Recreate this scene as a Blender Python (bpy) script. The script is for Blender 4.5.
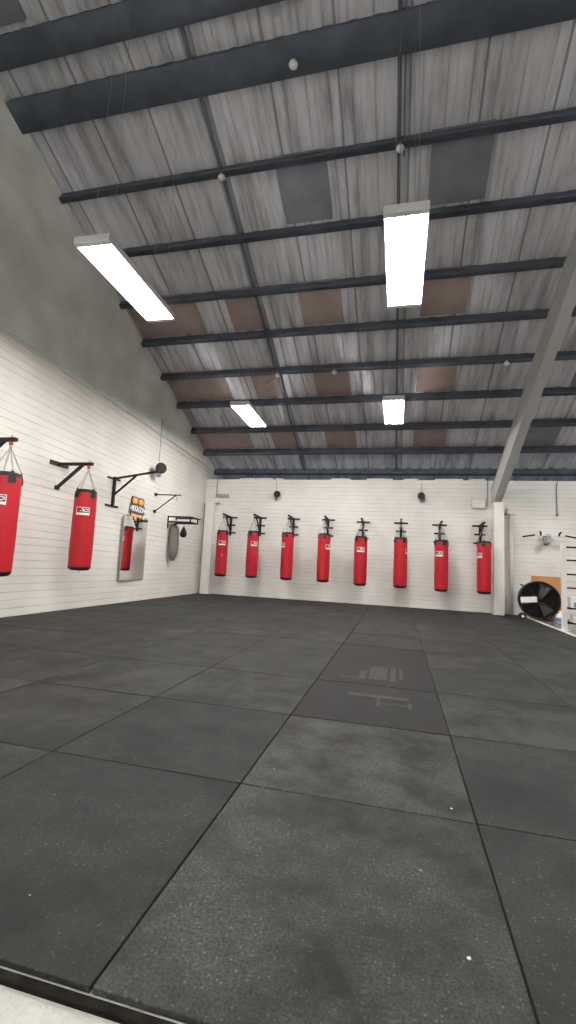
import bpy, bmesh, math, random
from mathutils import Vector, Matrix
random.seed(7)
S = bpy.context.scene
for o in list(bpy.data.objects): bpy.data.objects.remove(o)
COL = S.collection

# ------------------------------------------------------------------ camera
cd = bpy.data.cameras.new('camera'); cam = bpy.data.objects.new('camera', cd); COL.objects.link(cam)
cd.sensor_width = 36.0; cd.sensor_fit = 'AUTO'; cd.lens = 456.66 / 1024 * 36
cd.clip_start = 0.05; cd.clip_end = 100
CR = [[0.9711891888697783, -0.021850092655928147, 0.23730598996525415],
      [0.23317668616240173, -0.11843718205061897, -0.9651949372734139],
      [0.04919545154567399, 0.9927211125783697, -0.10992997856991212]]
M4 = Matrix(CR).to_4x4(); M4.translation = (0, 0, 1.0); cam.matrix_world = M4
S.camera = cam

# ------------------------------------------------------------------ world, exposure
W = bpy.data.worlds.new('world'); S.world = W; W.use_nodes = True
W.node_tree.nodes['Background'].inputs[0].default_value = (0.75, 0.85, 1, 1)
W.node_tree.nodes['Background'].inputs[1].default_value = 0.3
S.view_settings.view_transform = 'Standard'; S.view_settings.look = 'None'
S.view_settings.gamma = 1; S.view_settings.use_curve_mapping = False
S.view_settings.exposure = 0.0
TUBE = 134.0          # emission of the fluorescent tubes

# ------------------------------------------------------------------ materials
def mat(name, col, rough=0.6, metal=0.0, spec=0.5, nscale=0, namt=0.0, bump=0.0, bscale=60, emit=None, estr=0):
    m = bpy.data.materials.new(name); m.use_nodes = True
    nt = m.node_tree; n = nt.nodes; l = nt.links; b = n['Principled BSDF']
    b.inputs['Base Color'].default_value = (*col, 1); b.inputs['Roughness'].default_value = rough
    b.inputs['Metallic'].default_value = metal; b.inputs['Specular IOR Level'].default_value = spec
    tc = n.new('ShaderNodeTexCoord')
    if nscale:
        t = n.new('ShaderNodeTexNoise'); t.inputs['Scale'].default_value = nscale; t.inputs['Detail'].default_value = 5
        l.new(tc.outputs['Object'], t.inputs['Vector'])
        r = n.new('ShaderNodeValToRGB'); c0 = [max(0, c * (1 - namt)) for c in col]; c1 = [min(1, c * (1 + namt)) for c in col]
        r.color_ramp.elements[0].position = .3; r.color_ramp.elements[1].position = .7
        r.color_ramp.elements[0].color = (*c0, 1); r.color_ramp.elements[1].color = (*c1, 1)
        l.new(t.outputs['Fac'], r.inputs['Fac']); l.new(r.outputs['Color'], b.inputs['Base Color'])
    if bump:
        t = n.new('ShaderNodeTexNoise'); t.inputs['Scale'].default_value = bscale; t.inputs['Detail'].default_value = 4
        l.new(tc.outputs['Object'], t.inputs['Vector'])
        bp = n.new('ShaderNodeBump'); bp.inputs['Strength'].default_value = bump; bp.inputs['Distance'].default_value = 0.01
        l.new(t.outputs['Fac'], bp.inputs['Height']); l.new(bp.outputs['Normal'], b.inputs['Normal'])
    if emit:
        b.inputs['Emission Color'].default_value = (*emit, 1); b.inputs['Emission Strength'].default_value = estr
    return m

def nodes_of(m): return m.node_tree.nodes, m.node_tree.links, m.node_tree.nodes['Principled BSDF']
def math_node(n, l, op, a, b=None, clamp=False):
    k = n.new('ShaderNodeMath'); k.operation = op; k.use_clamp = clamp
    for i, v in enumerate((a, b)):
        if v is None: continue
        if isinstance(v, (int, float)): k.inputs[i].default_value = v
        else: l.new(v, k.inputs[i])
    return k.outputs[0]

def brick_mat(name, axis, c_brick=(.84, .825, .79), slope=0.0):
    """painted brickwork; axis = world axis that runs along the wall"""
    m = mat(name, c_brick, .55); n, l, b = nodes_of(m)
    g = n.new('ShaderNodeNewGeometry'); sp = n.new('ShaderNodeSeparateXYZ'); l.new(g.outputs['Position'], sp.inputs[0])
    u = sp.outputs[axis]; v = sp.outputs['Z']
    if slope:   # the courses were laid slightly out of level
        t = math_node(n, l, 'SUBTRACT', 12.5, u); t = math_node(n, l, 'MULTIPLY', t, slope)
        t = math_node(n, l, 'ADD', t, 1.0); v = math_node(n, l, 'DIVIDE', v, t)
    c = n.new('ShaderNodeCombineXYZ'); l.new(u, c.inputs[0]); l.new(v, c.inputs[1])
    br = n.new('ShaderNodeTexBrick'); l.new(c.outputs[0], br.inputs['Vector'])
    br.inputs['Scale'].default_value = 1; br.inputs['Brick Width'].default_value = 9.0; br.inputs['Row Height'].default_value = .108
    br.inputs['Mortar Size'].default_value = .006; br.inputs['Mortar Smooth'].default_value = .6; br.inputs['Bias'].default_value = -.2
    br.inputs['Color1'].default_value = (*[x * .97 for x in c_brick], 1)
    br.inputs['Color2'].default_value = (*[min(1, x * 1.04) for x in c_brick], 1)
    br.inputs['Mortar'].default_value = (*[x * .5 for x in c_brick], 1)
    # vertical joints are filled with paint almost everywhere: keep mainly the bed joints
    nz = n.new('ShaderNodeTexNoise'); nz.inputs['Scale'].default_value = 1.3; nz.inputs['Detail'].default_value = 6
    l.new(c.outputs[0], nz.inputs['Vector'])
    rp = n.new('ShaderNodeValToRGB'); rp.color_ramp.elements[0].position = .3; rp.color_ramp.elements[1].position = .7
    rp.color_ramp.elements[0].color = (.86, .85, .83, 1); rp.color_ramp.elements[1].color = (1, 1, 1, 1)
    l.new(nz.outputs['Fac'], rp.inputs['Fac'])
    # how open each stretch of joint is
    n2 = n.new('ShaderNodeTexNoise'); n2.inputs['Scale'].default_value = 2.2; n2.inputs['Detail'].default_value = 3
    mp = n.new('ShaderNodeMapping'); mp.inputs['Scale'].default_value = (.8, 5, 1); l.new(c.outputs[0], mp.inputs[0]); l.new(mp.outputs[0], n2.inputs['Vector'])
    f = math_node(n, l, 'SUBTRACT', n2.outputs['Fac'], .28); f = math_node(n, l, 'MULTIPLY', f, 2.4, True)
    base = n.new('ShaderNodeMixRGB'); l.new(f, base.inputs[0]); base.inputs[1].default_value = (*c_brick, 1); l.new(br.outputs['Color'], base.inputs[2])
    mx = n.new('ShaderNodeMixRGB'); mx.blend_type = 'MULTIPLY'; mx.inputs[0].default_value = 1
    l.new(base.outputs[0], mx.inputs[1]); l.new(rp.outputs[0], mx.inputs[2])
    l.new(mx.outputs[0], b.inputs['Base Color'])
    inv = math_node(n, l, 'SUBTRACT', 1.0, br.outputs['Fac'])
    bp = n.new('ShaderNodeBump'); bp.inputs['Strength'].default_value = .5; bp.inputs['Distance'].default_value = .012
    l.new(inv, bp.inputs['Height']); l.new(bp.outputs['Normal'], b.inputs['Normal'])
    return m

M = {}
M['brick_back'] = brick_mat('painted_brick_back', 'X')
M['brick_left'] = brick_mat('painted_brick_left', 'Y', (.79, .77, .73), slope=.0156)
M['render'] = mat('gable_render', (.82, .83, .79), .85, nscale=1.4, namt=.14, bump=.25, bscale=8)
M['white_paint'] = mat('white_paint', (.78, .76, .72), .5, nscale=5, namt=.05)
M['cream_steel'] = mat('painted_rafter', (.54, .55, .55), .5, nscale=4, namt=.06)
M['purlin'] = mat('dark_purlin', (.105, .125, .165), .55, nscale=3, namt=.25)
M['board_brown'] = mat('brown_board', (.34, .262, .245), .8, nscale=3, namt=.12)
M['board_dark'] = mat('dark_board', (.20, .215, .25), .7, nscale=3, namt=.15)
M['black'] = mat('black_metal', (.010, .010, .011), .5, spec=.3)
M['black_rubber'] = mat('black_rubber', (.02, .02, .02), .8, bump=.3, bscale=80)
M['chain'] = mat('chain_steel', (.45, .45, .44), .35, metal=.9)
M['red'] = mat('red_vinyl', (.42, .011, .020), .45, spec=.3, nscale=2.5, namt=.14, bump=.25, bscale=9)
M['strap'] = mat('black_leather', (.012, .013, .015), .55, spec=.3, bump=.3, bscale=60)
M['swivel'] = mat('orange_red_swivel', (.75, .10, .03), .4)
M['logo_white'] = mat('logo_white', (.85, .80, .78), .5)
M['logo_dark'] = mat('logo_dark', (.10, .03, .035), .5)
M['orange'] = mat('orange_print', (.88, .30, .03), .45, nscale=9, namt=.15)
M['orange_light'] = mat('pale_orange_print', (.95, .50, .16), .45)
M['black_print'] = mat('black_print', (.012, .013, .016), .5)
M['blue_print'] = mat('slate_print', (.05, .07, .10), .5)
M['white_print'] = mat('white_print', (.85, .85, .85), .5)
M['mirror'] = mat('mirror_silver', (.97, .98, .96), .03, metal=1)
M['chrome'] = mat('chrome', (.7, .7, .7), .2, metal=1)
M['white_plastic'] = mat('white_plastic', (.82, .82, .80), .35)
M['grey_plastic'] = mat('grey_plastic', (.30, .30, .29), .5)
M['matt_grey'] = mat('matt_grey', (.17, .155, .14), .7, nscale=10, namt=.15)
M['ply'] = mat('orange_plywood', (.52, .25, .085), .6, nscale=4, namt=.15)
M['fan_drum'] = mat('fan_drum_paint', (.022, .020, .020), .35)
M['fan_red'] = mat('fan_inner', (.06, .028, .025), .5)
M['fan_blade'] = mat('fan_blade_steel', (.16, .16, .165), .4, metal=.4)
M['blue'] = mat('blue_print_card', (.12, .22, .52), .5)
M['lamp_body'] = mat('lamp_body', (.72, .72, .74), .3)
M['tube'] = mat('lit_tube', (1, 1, 1), .4, emit=(1.0, .97, .925), estr=TUBE)
M['concrete'] = mat('painted_concrete', (.37, .37, .34), .32, nscale=7, namt=.15, bump=.7, bscale=60)
M['grey_floor'] = mat('grey_gloss_floor', (.20, .19, .18), .22, nscale=5, namt=.2)
M['floor_line'] = mat('white_floor_paint', (.75, .73, .69), .5, nscale=12, namt=.1)
M['dark_wood'] = mat('dark_board_edge', (.008, .007, .0055), .95, spec=.05, nscale=14, namt=.9)

# corrugated roofing: weathered, streaked down the slope
def roof_mat():
    m = mat('weathered_roof_sheet', (.3, .28, .27), .85); n, l, b = nodes_of(m)
    g = n.new('ShaderNodeNewGeometry'); mp = n.new('ShaderNodeMapping'); mp.inputs['Scale'].default_value = (3.2, .45, .45)
    l.new(g.outputs['Position'], mp.inputs[0])
    t = n.new('ShaderNodeTexNoise'); t.inputs['Scale'].default_value = 1.5; t.inputs['Detail'].default_value = 8; t.inputs['Roughness'].default_value = .65
    l.new(mp.outputs[0], t.inputs['Vector'])
    r = n.new('ShaderNodeValToRGB'); e = r.color_ramp.elements
    e[0].position = .30; e[0].color = (.29, .29, .32, 1); e[1].position = .68; e[1].color = (.72, .73, .79, 1)
    k = e.new(.48); k.color = (.56, .565, .61, 1)
    l.new(t.outputs['Fac'], r.inputs['Fac'])
    # side laps: a dark line every sheet width
    sp = n.new('ShaderNodeSeparateXYZ'); l.new(g.outputs['Position'], sp.inputs[0])
    w = math_node(n, l, 'DIVIDE', sp.outputs['X'], .9); w = math_node(n, l, 'FRACT', math_node(n, l, 'ADD', w, 40.0))
    w = math_node(n, l, 'LESS_THAN', w, .035); w = math_node(n, l, 'MULTIPLY', w, .6)
    mx = n.new('ShaderNodeMixRGB'); l.new(w, mx.inputs[0]); l.new(r.outputs[0], mx.inputs[1]); mx.inputs[2].default_value = (.05, .05, .05, 1)
    l.new(mx.outputs[0], b.inputs['Base Color'])
    return m
M['roof'] = roof_mat()

def rubber_mat(name, base, dust, amount):
    m = mat(name, base, .70, spec=.2); n, l, b = nodes_of(m)
    g = n.new('ShaderNodeNewGeometry'); oi = n.new('ShaderNodeObjectInfo')
    off = n.new('ShaderNodeVectorMath'); off.operation = 'ADD'
    sc = n.new('ShaderNodeMath'); sc.operation = 'MULTIPLY'; sc.inputs[1].default_value = 40; l.new(oi.outputs['Random'], sc.inputs[0])
    cb = n.new('ShaderNodeCombineXYZ'); l.new(sc.outputs[0], cb.inputs[2])
    l.new(g.outputs['Position'], off.inputs[0]); l.new(cb.outputs[0], off.inputs[1])
    t = n.new('ShaderNodeTexNoise'); t.inputs['Scale'].default_value = 2.6; t.inputs['Detail'].default_value = 7; t.inputs['Roughness'].default_value = .7
    l.new(off.outputs[0], t.inputs['Vector'])
    t2 = n.new('ShaderNodeTexNoise'); t2.inputs['Scale'].default_value = 110; t2.inputs['Detail'].default_value = 6; t2.inputs['Roughness'].default_value = .8
    l.new(g.outputs['Position'], t2.inputs['Vector'])
    a = math_node(n, l, 'SUBTRACT', t.outputs['Fac'], .38); a = math_node(n, l, 'MULTIPLY', a, 4.0, True)
    c = math_node(n, l, 'SUBTRACT', t2.outputs['Fac'], .42); c = math_node(n, l, 'MULTIPLY', c, 5.5, True)
    d = math_node(n, l, 'MULTIPLY', a, math_node(n, l, 'ADD', math_node(n, l, 'MULTIPLY', c, .85), .2))
    rr = math_node(n, l, 'ADD', math_node(n, l, 'MULTIPLY', oi.outputs['Random'], .8), .5)
    d = math_node(n, l, 'MULTIPLY', math_node(n, l, 'MULTIPLY', d, rr), amount, True)
    mx = n.new('ShaderNodeMixRGB'); l.new(d, mx.inputs[0]); mx.inputs[1].default_value = (*base, 1); mx.inputs[2].default_value = (*dust, 1)
    # pale flecks of lint
    vo = n.new('ShaderNodeTexVoronoi'); vo.inputs['Scale'].default_value = 9; l.new(g.outputs['Position'], vo.inputs['Vector'])
    vsp = n.new('ShaderNodeSeparateColor'); l.new(vo.outputs['Color'], vsp.inputs[0])
    fl = math_node(n, l, 'MULTIPLY', math_node(n, l, 'LESS_THAN', vo.outputs['Distance'], .035), math_node(n, l, 'GREATER_THAN', vsp.outputs[0], .72))
    m2 = n.new('ShaderNodeMixRGB'); l.new(fl, m2.inputs[0]); l.new(mx.outputs[0], m2.inputs[1]); m2.inputs[2].default_value = (.22, .22, .21, 1)
    v3 = n.new('ShaderNodeTexVoronoi'); v3.inputs['Scale'].default_value = 85; l.new(g.outputs['Position'], v3.inputs['Vector'])
    v3s = n.new('ShaderNodeSeparateColor'); l.new(v3.outputs['Color'], v3s.inputs[0])
    cr = math_node(n, l, 'MULTIPLY', math_node(n, l, 'LESS_THAN', v3.outputs['Distance'], .30), math_node(n, l, 'GREATER_THAN', v3s.outputs[0], .84))
    cr = math_node(n, l, 'MULTIPLY', cr, math_node(n, l, 'MULTIPLY', a, amount * .75))
    m3 = n.new('ShaderNodeMixRGB'); l.new(cr, m3.inputs[0]); l.new(m2.outputs[0], m3.inputs[1]); m3.inputs[2].default_value = (.105, .105, .103, 1)
    l.new(m3.outputs[0], b.inputs['Base Color'])
    bp = n.new('ShaderNodeBump'); bp.inputs['Strength'].default_value = .35; bp.inputs['Distance'].default_value = .004
    l.new(t2.outputs['Fac'], bp.inputs['Height']); l.new(bp.outputs['Normal'], b.inputs['Normal'])
    return m, m2
M['mat'] = rubber_mat('rubber_floor_mat', (.0105, .0110, .0110), (.060, .062, .060), .85)[0]
M['mat_smooth'] = rubber_mat('rubber_floor_mat_dark', (.010, .010, .010), (.020, .020, .020), .5)[0]
M['mat_dusty'] = rubber_mat('rubber_floor_mat_dusty', (.0115, .0120, .0118), (.080, .083, .080), 1.0)[0]
M['chalk'] = mat('scuffed_rubber', (.0155, .0158, .0155), .74, nscale=12, namt=.5)

# ------------------------------------------------------------------ mesh helpers
class MB:
    def __init__(s): s.v = []; s.f = []; s.mi = []; s.sm = []
    def add(s, vs, fs, mi=0, smooth=False):
        k = len(s.v); s.v += [tuple(v) for v in vs]
        for f in fs: s.f.append([i + k for i in f]); s.mi.append(mi); s.sm.append(smooth)
        return s
    def box(s, c, d, rot=None, mi=0):
        vs = [Vector(((i & 1) - .5, ((i >> 1) & 1) - .5, ((i >> 2) & 1) - .5)) for i in range(8)]
        vs = [Vector((v.x * d[0], v.y * d[1], v.z * d[2])) for v in vs]
        if rot is not None: vs = [rot @ v for v in vs]
        return s.add([v + Vector(c) for v in vs], [(0, 2, 3, 1), (4, 5, 7, 6), (0, 1, 5, 4), (2, 6, 7, 3), (0, 4, 6, 2), (1, 3, 7, 5)], mi)
    def bar(s, a, b, w, h=None, up=(0, 0, 1), mi=0):
        a = Vector(a); b = Vector(b); h = h or w; d = b - a; L = d.length; d.normalize()
        x = d.cross(Vector(up))
        if x.length < 1e-4: x = d.cross(Vector((0, 1, 0)))
        x.normalize(); z = x.cross(d)
        R = Matrix((x, d, z)).transposed()
        return s.box((a + b) / 2, (w, L, h), R, mi)
    def tube(s, pts, r, n=10, mi=0, cap=True, closed=False):
        pts = [Vector(p) for p in pts]; rings = []; k0 = len(s.v); N = len(pts)
        prev = None
        for i, p in enumerate(pts):
            if closed: d = pts[(i + 1) % N] - pts[i - 1]
            else: d = pts[min(i + 1, N - 1)] - pts[max(i - 1, 0)]
            d.normalize()
            if prev is None:
                x = d.cross(Vector((0, 0, 1)))
                if x.length < 1e-3: x = d.cross(Vector((0, 1, 0)))
            else: x = prev - d * prev.dot(d)
            x.normalize(); prev = x; y = d.cross(x)
            rr = r[i] if isinstance(r, (list, tuple)) else r
            rings.append([p + (x * math.cos(2 * math.pi * j / n) + y * math.sin(2 * math.pi * j / n)) * rr for j in range(n)])
        vs = [v for rg in rings for v in rg]; fs = []
        for i in range(N if closed else N - 1):
            a = i * n; b = ((i + 1) % N) * n
            for j in range(n): fs.append((a + j, a + (j + 1) % n, b + (j + 1) % n, b + j))
        s.add(vs, fs, mi, True)
        if cap and not closed:
            s.f.append([k0 + j for j in range(n)][::-1]); s.mi.append(mi); s.sm.append(False)
            s.f.append([k0 + (N - 1) * n + j for j in range(n)]); s.mi.append(mi); s.sm.append(False)
        return s
    def lathe(s, prof, n=28, mi=0, c=(0, 0, 0), R=None, wob=None):
        vs = []; fs = []
        for i, (r, z) in enumerate(prof):
            for j in range(n):
                a = 2 * math.pi * j / n; q = r * (wob(a, z) if wob else 1)
                v = Vector((q * math.cos(a), q * math.sin(a), z))
                if R is not None: v = R @ v
                vs.append(v + Vector(c))
        for i in range(len(prof) - 1):
            for j in range(n): fs.append((i * n + j, i * n + (j + 1) % n, (i + 1) * n + (j + 1) % n, (i + 1) * n + j))
        return s.add(vs, fs, mi, True)
    def build(s, name, m, parent=None, loc=None, rotz=0, bevel=0):
        me = bpy.data.meshes.new(name); me.from_pydata(s.v, [], s.f); me.update()
        for mm in (m if isinstance(m, (list, tuple)) else [m]): me.materials.append(mm)
        for p, i, sm in zip(me.polygons, s.mi, s.sm): p.material_index = i; p.use_smooth = sm
        bm = bmesh.new(); bm.from_mesh(me); bmesh.ops.recalc_face_normals(bm, faces=bm.faces)
        if bevel: 
            ed = [e for e in bm.edges if len(e.link_faces) == 2 and e.calc_face_angle(0) > .5]
            bmesh.ops.bevel(bm, geom=ed, offset=bevel, segments=2, affect='EDGES', profile=.6)
        bm.to_mesh(me); bm.free()
        o = bpy.data.objects.new(name, me); COL.objects.link(o)
        if parent: o.parent = parent
        if loc is not None: o.location = loc
        o.rotation_euler = (0, 0, rotz)
        return o

def tag(o, label, cat, group=None):
    o['label'] = label; o['category'] = cat
    if group: o['group'] = group
    return o
def thing(name, label, cat, loc=(0, 0, 0), rotz=0, group=None):
    o = bpy.data.objects.new(name, None); COL.objects.link(o); o.empty_display_size = .1
    o.location = loc; o.rotation_euler = (0, 0, rotz)
    return tag(o, label, cat, group)
def struct(o): o['kind'] = 'structure'; return o
def dup(root, loc, rotz, label, scale=None):
    r = root.copy(); COL.objects.link(r); r.location = loc; r.rotation_euler = (0, 0, rotz); r['label'] = label
    if scale: r.scale = scale
    for ch in [c for c in bpy.data.objects if c.parent == root]:
        c = ch.copy(); COL.objects.link(c); c.parent = r
        for g in [q for q in bpy.data.objects if q.parent == ch]:
            d = g.copy(); COL.objects.link(d); d.parent = c
    return r
def rotm(axis, deg): return Matrix.Rotation(math.radians(deg), 3, axis)

# ------------------------------------------------------------------ the hall
XL, XR, YB, YF = -5.6, 9.0, 12.46, -6.06
H = 3.35                                     # top of the back wall
RA, RS = 9.389, -.44565                      # underside plane of the purlins: z = RA + RS*y
RIDGE = 3.2
SHEET = .17                                  # sheets lie this far above that plane
def under(y): return RA + RS * (y if y > RIDGE else 2 * RIDGE - y)

# floors
b = MB(); b.box(((XL + XR) / 2, (YB + YF) / 2, -.12), (XR - XL + .6, YB - YF + .6, .2)); struct(b.build('floor', M['concrete']))
b = MB(); b.box((2.985, 6.7, -.019), (.12, 11.4, .006)); struct(b.build('trim_1', M['floor_line']))
b = MB(); b.box((-1.3, 1.024, -.015), (8.55, .026, .014)); struct(b.build('trim_2', M['dark_wood'], bevel=.004))

b = MB(); b.box(((XL + 2.92) / 2 + .01, (1.05 + YB) / 2, -.019), (2.90 - XL - .02, YB - 1.07, .005)); struct(b.build('trim_24', M['black_rubber']))
b = MB(); b.box((6.03, 6.2, -.020), (5.9, 12.5, .004)); struct(b.build('trim_25', M['grey_floor']))
# back wall
b = MB(); b.box(((XL + XR) / 2, YB + .12, H / 2 - .015), (XR - XL + .4, .24, H + .03)); struct(b.build('wall_back', M['brick_back']))
# block-up between wall head and sheets, set back and dark, with stub blocks
b = MB(); b.box(((XL + XR) / 2, 13.55, H - .1), (XR - XL + .8, .06, 1.2)); struct(b.build('trim_3', M['purlin']))
b = MB()
for x0, x1 in ((-4.6, -4.15), (-4.1, -3.6), (-3.5, -3.3), (-1.9, -1.35), (-.9, -.2), (.1, .45), (.9, 1.6), (1.75, 2.15)):
    b.box(((x0 + x1) / 2, YB + .17, H + .02), (x1 - x0, .10, .09))
struct(b.build('trim_4', M['white_paint'], bevel=.01))
# left gable wall: brick below, render above a shallow ledge
def ledge(y): return 4.16 - (y - 5.0) * .0575 if y > 5 else 4.16 + (5 - y) * .0575
ys = [YF, -3, 0, RIDGE, 5, 8, YB, 13.55]
vs = []; fs = []
for y in ys: vs += [(XL, y, -.03), (XL, y, ledge(y)), (XL - .3, y, -.03)]
for i in range(len(ys) - 1): fs.append((3 * i, 3 * i + 3, 3 * i + 4, 3 * i + 1))
MBX = MB(); MBX.add(vs, fs); 
vs2 = []
for y in ys: vs2 += [(XL, y, ledge(y)), (XL, y, max(under(y) + SHEET + .02, ledge(y) + .001))]
fs2 = [(2 * i, 2 * i + 2, 2 * i + 3, 2 * i + 1) for i in range(len(ys) - 1)]
MBX.add(vs2, fs2, 1)
vs3 = []
for y in ys: vs3 += [(XL - .25, y, -.03), (XL - .25, y, under(y) + SHEET)]
MBX.add(vs3, fs2, 1)
struct(MBX.build('wall_left', [M['brick_left'], M['render']]))
b = MB()
for i in range(len(ys) - 1):
    y0, y1 = ys[i], min(ys[i + 1], YB)
    b.bar((XL + .02, y0, ledge(y0)), (XL + .02, y1, ledge(y1)), .05, .035)
    b.bar((XL + .012, y0, ledge(y0) - .12), (XL + .012, y1, ledge(y1) - .12), .025, .02)
struct(b.build('trim_5', M['render']))
# far walls that close the hall
b = MB(); b.box((XR + .1, (YB + YF) / 2, 3.9), (.2, YB - YF + .6, 7.9)); struct(b.build('wall_right', M['brick_left']))
b = MB(); b.box(((XL + XR) / 2, YF - .1, H / 2 + .2), (XR - XL + .4, .2, H + .8)); struct(b.build('wall_front', M['brick_back']))

# roof: ribbed sheets on both slopes
def sheets(y0, y1, name):
    b = MB(); x = XL - .1; prof = []
    while x < XR + .1:
        prof += [(x, 0), (x + .16, 0), (x + .19, .035), (x + .27, .035)]; x += .30
    vs = []; fs = []; n = len(prof)
    yy = [y0 + (y1 - y0) * k / 6 for k in range(7)]
    for y in yy:
        for (px, pz) in prof: vs.append((px, y, under(y) + SHEET + pz))
    for k in range(6):
        for i in range(n - 1): fs.append((k * n + i, k * n + i + 1, (k + 1) * n + i + 1, (k + 1) * n + i))
    b.add(vs, fs); o = b.build(name, M['roof']); struct(o)
    md = o.modifiers.new('thickness', 'SOLIDIFY'); md.thickness = .012; md.offset = 1
    return o
sheets(RIDGE, 13.6, 'ceiling'); sheets(YF - .3, RIDGE, 'ceiling_front')

# purlins (front edge of the roof underside measured on the gable wall)
ANG = math.degrees(math.atan(RS))
NT = [30]
def purlin(y, low=0.0, d=.15, w=.075, x0=XL, x1=XR):
    z = under(y) - low
    R = rotm('X', ANG if y > RIDGE else -ANG)
    b = MB(); h = d; c = Vector(((x0 + x1) / 2, y, z)) + R @ Vector((0, -w / 2, h / 2))
    b.box(c, (x1 - x0, w, h), R)
    b.box(Vector(((x0 + x1) / 2, y, z)) + R @ Vector((0, -w / 2 - .006, .009)), (x1 - x0, w + .012, .018), R)
    NT[0] += 1
    return struct(b.build('trim_%d' % NT[0], M['purlin']))
for y in (5.88, 6.79, 7.70, 8.57, 9.47, 10.35, 11.25): purlin(y, d=.165, w=.085)
purlin(12.13, 0.0, .165, .085); purlin(13.02, 0, .18, .1)
purlin(5.0, 0, .20, .36); purlin(4.38, .0, .20, .30); purlin(3.3, .25, .35, .1)
for y in (2.2, .9, -.4, -1.7, -3.0, -4.3, -5.6): purlin(y, d=.165)
# sag rods / straps running down the slope under the sheets
for x in (-2.76, -.12, 5.2):
    b = MB(); b.bar((x, 3.4, under(3.4) + .13), (x, 13.0, under(13.0) + .13), .05, .03)
    struct(b.build('trim_%d' % (NT[0] + 1), M['purlin'])); NT[0] += 1
b = MB(); b.bar((-.05, 3.4, under(3.4) + .05), (-.05, 6.0, under(6.0) + .05), .02, .02)
struct(b.build('trim_%d' % (NT[0] + 1), M['purlin'])); NT[0] += 1
# boards laid between purlins
def board(x0, x1, y0, y1, m, z=.155):
    b = MB(); b.bar(((x0 + x1) / 2, y0, under(y0) + z), ((x0 + x1) / 2, y1, under(y1) + z), x1 - x0, .012)
    NT[0] += 1; struct(b.build('trim_%d' % NT[0], m))
for y0, y1 in ((7.66, 8.50), (9.43, 10.28), (11.2, 12.06)):
    for x0, x1 in ((-5.55, -4.05), (-3.42, -2.80), (-1.95, -1.15), (.30, 1.10)):
        board(x0, x1, y0, y1, M['board_brown'])
board(-1.9, -1.15, 5.84, 6.72, M['board_dark']); board(.32, 1.13, 5.84, 6.72, M['board_dark'])
board(-5.55, -4.75, 3.4, 4.1, M['board_dark']); board(-3.75, -2.4, 3.4, 4.1, M['board_dark'])
board(3.2, 3.9, 7.66, 8.5, M['board_dark']); board(3.4, 4.2, 9.43, 10.28, M['board_dark']); board(2.9, 3.6, 11.2, 12.06, M['board_dark'])

# steel portal: column and rafter on the right
b = MB(); b.box((2.37, 12.24, 1.36), (.235, .44, 2.74)); struct(b.build('trim_6', M['white_paint'], bevel=.008))
def rafter_z(y): return 8.12 + RS * y       # underside line of the rafter
b = MB()
RFX = 2.26
y0, y1 = 12.42, RIDGE
d0 = .47
for (ya, yb2) in ((y0, y1),):
    a = Vector((RFX + .085, ya, rafter_z(ya))); c = Vector((RFX + .085, yb2, rafter_z(yb2)))
    up = Vector((0, 1, RS)).normalized(); nrm = Vector((0, -RS, 1)).normalized()
    b.bar(a + nrm * .009, c + nrm * .009, .18, .018)
    b.bar(a + nrm * (d0 - .009), c + nrm * (d0 - .009), .18, .018)
    b.bar(a + nrm * d0 / 2, c + nrm * d0 / 2, .15, d0 - .03)
struct(b.build('trim_7', M['cream_steel']))
b = MB(); a = Vector((RFX + .085, y1, rafter_z(y1))); c = Vector((RFX + .085, YF, rafter_z(2 * RIDGE - YF)))
b.bar(a + Vector((0, 0, d0 / 2)), c + Vector((0, 0, d0 / 2)), .2, d0); struct(b.build('trim_8', M['cream_steel']))
# pilaster in the left corner
b = MB(); b.box((-5.36, 12.36, 1.3), (.26, .22, 2.62)); b.box((-5.32, 12.36, 2.635), (.40, .24, .05)); struct(b.build('trim_9', M['white_paint'], bevel=.006))

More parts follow.
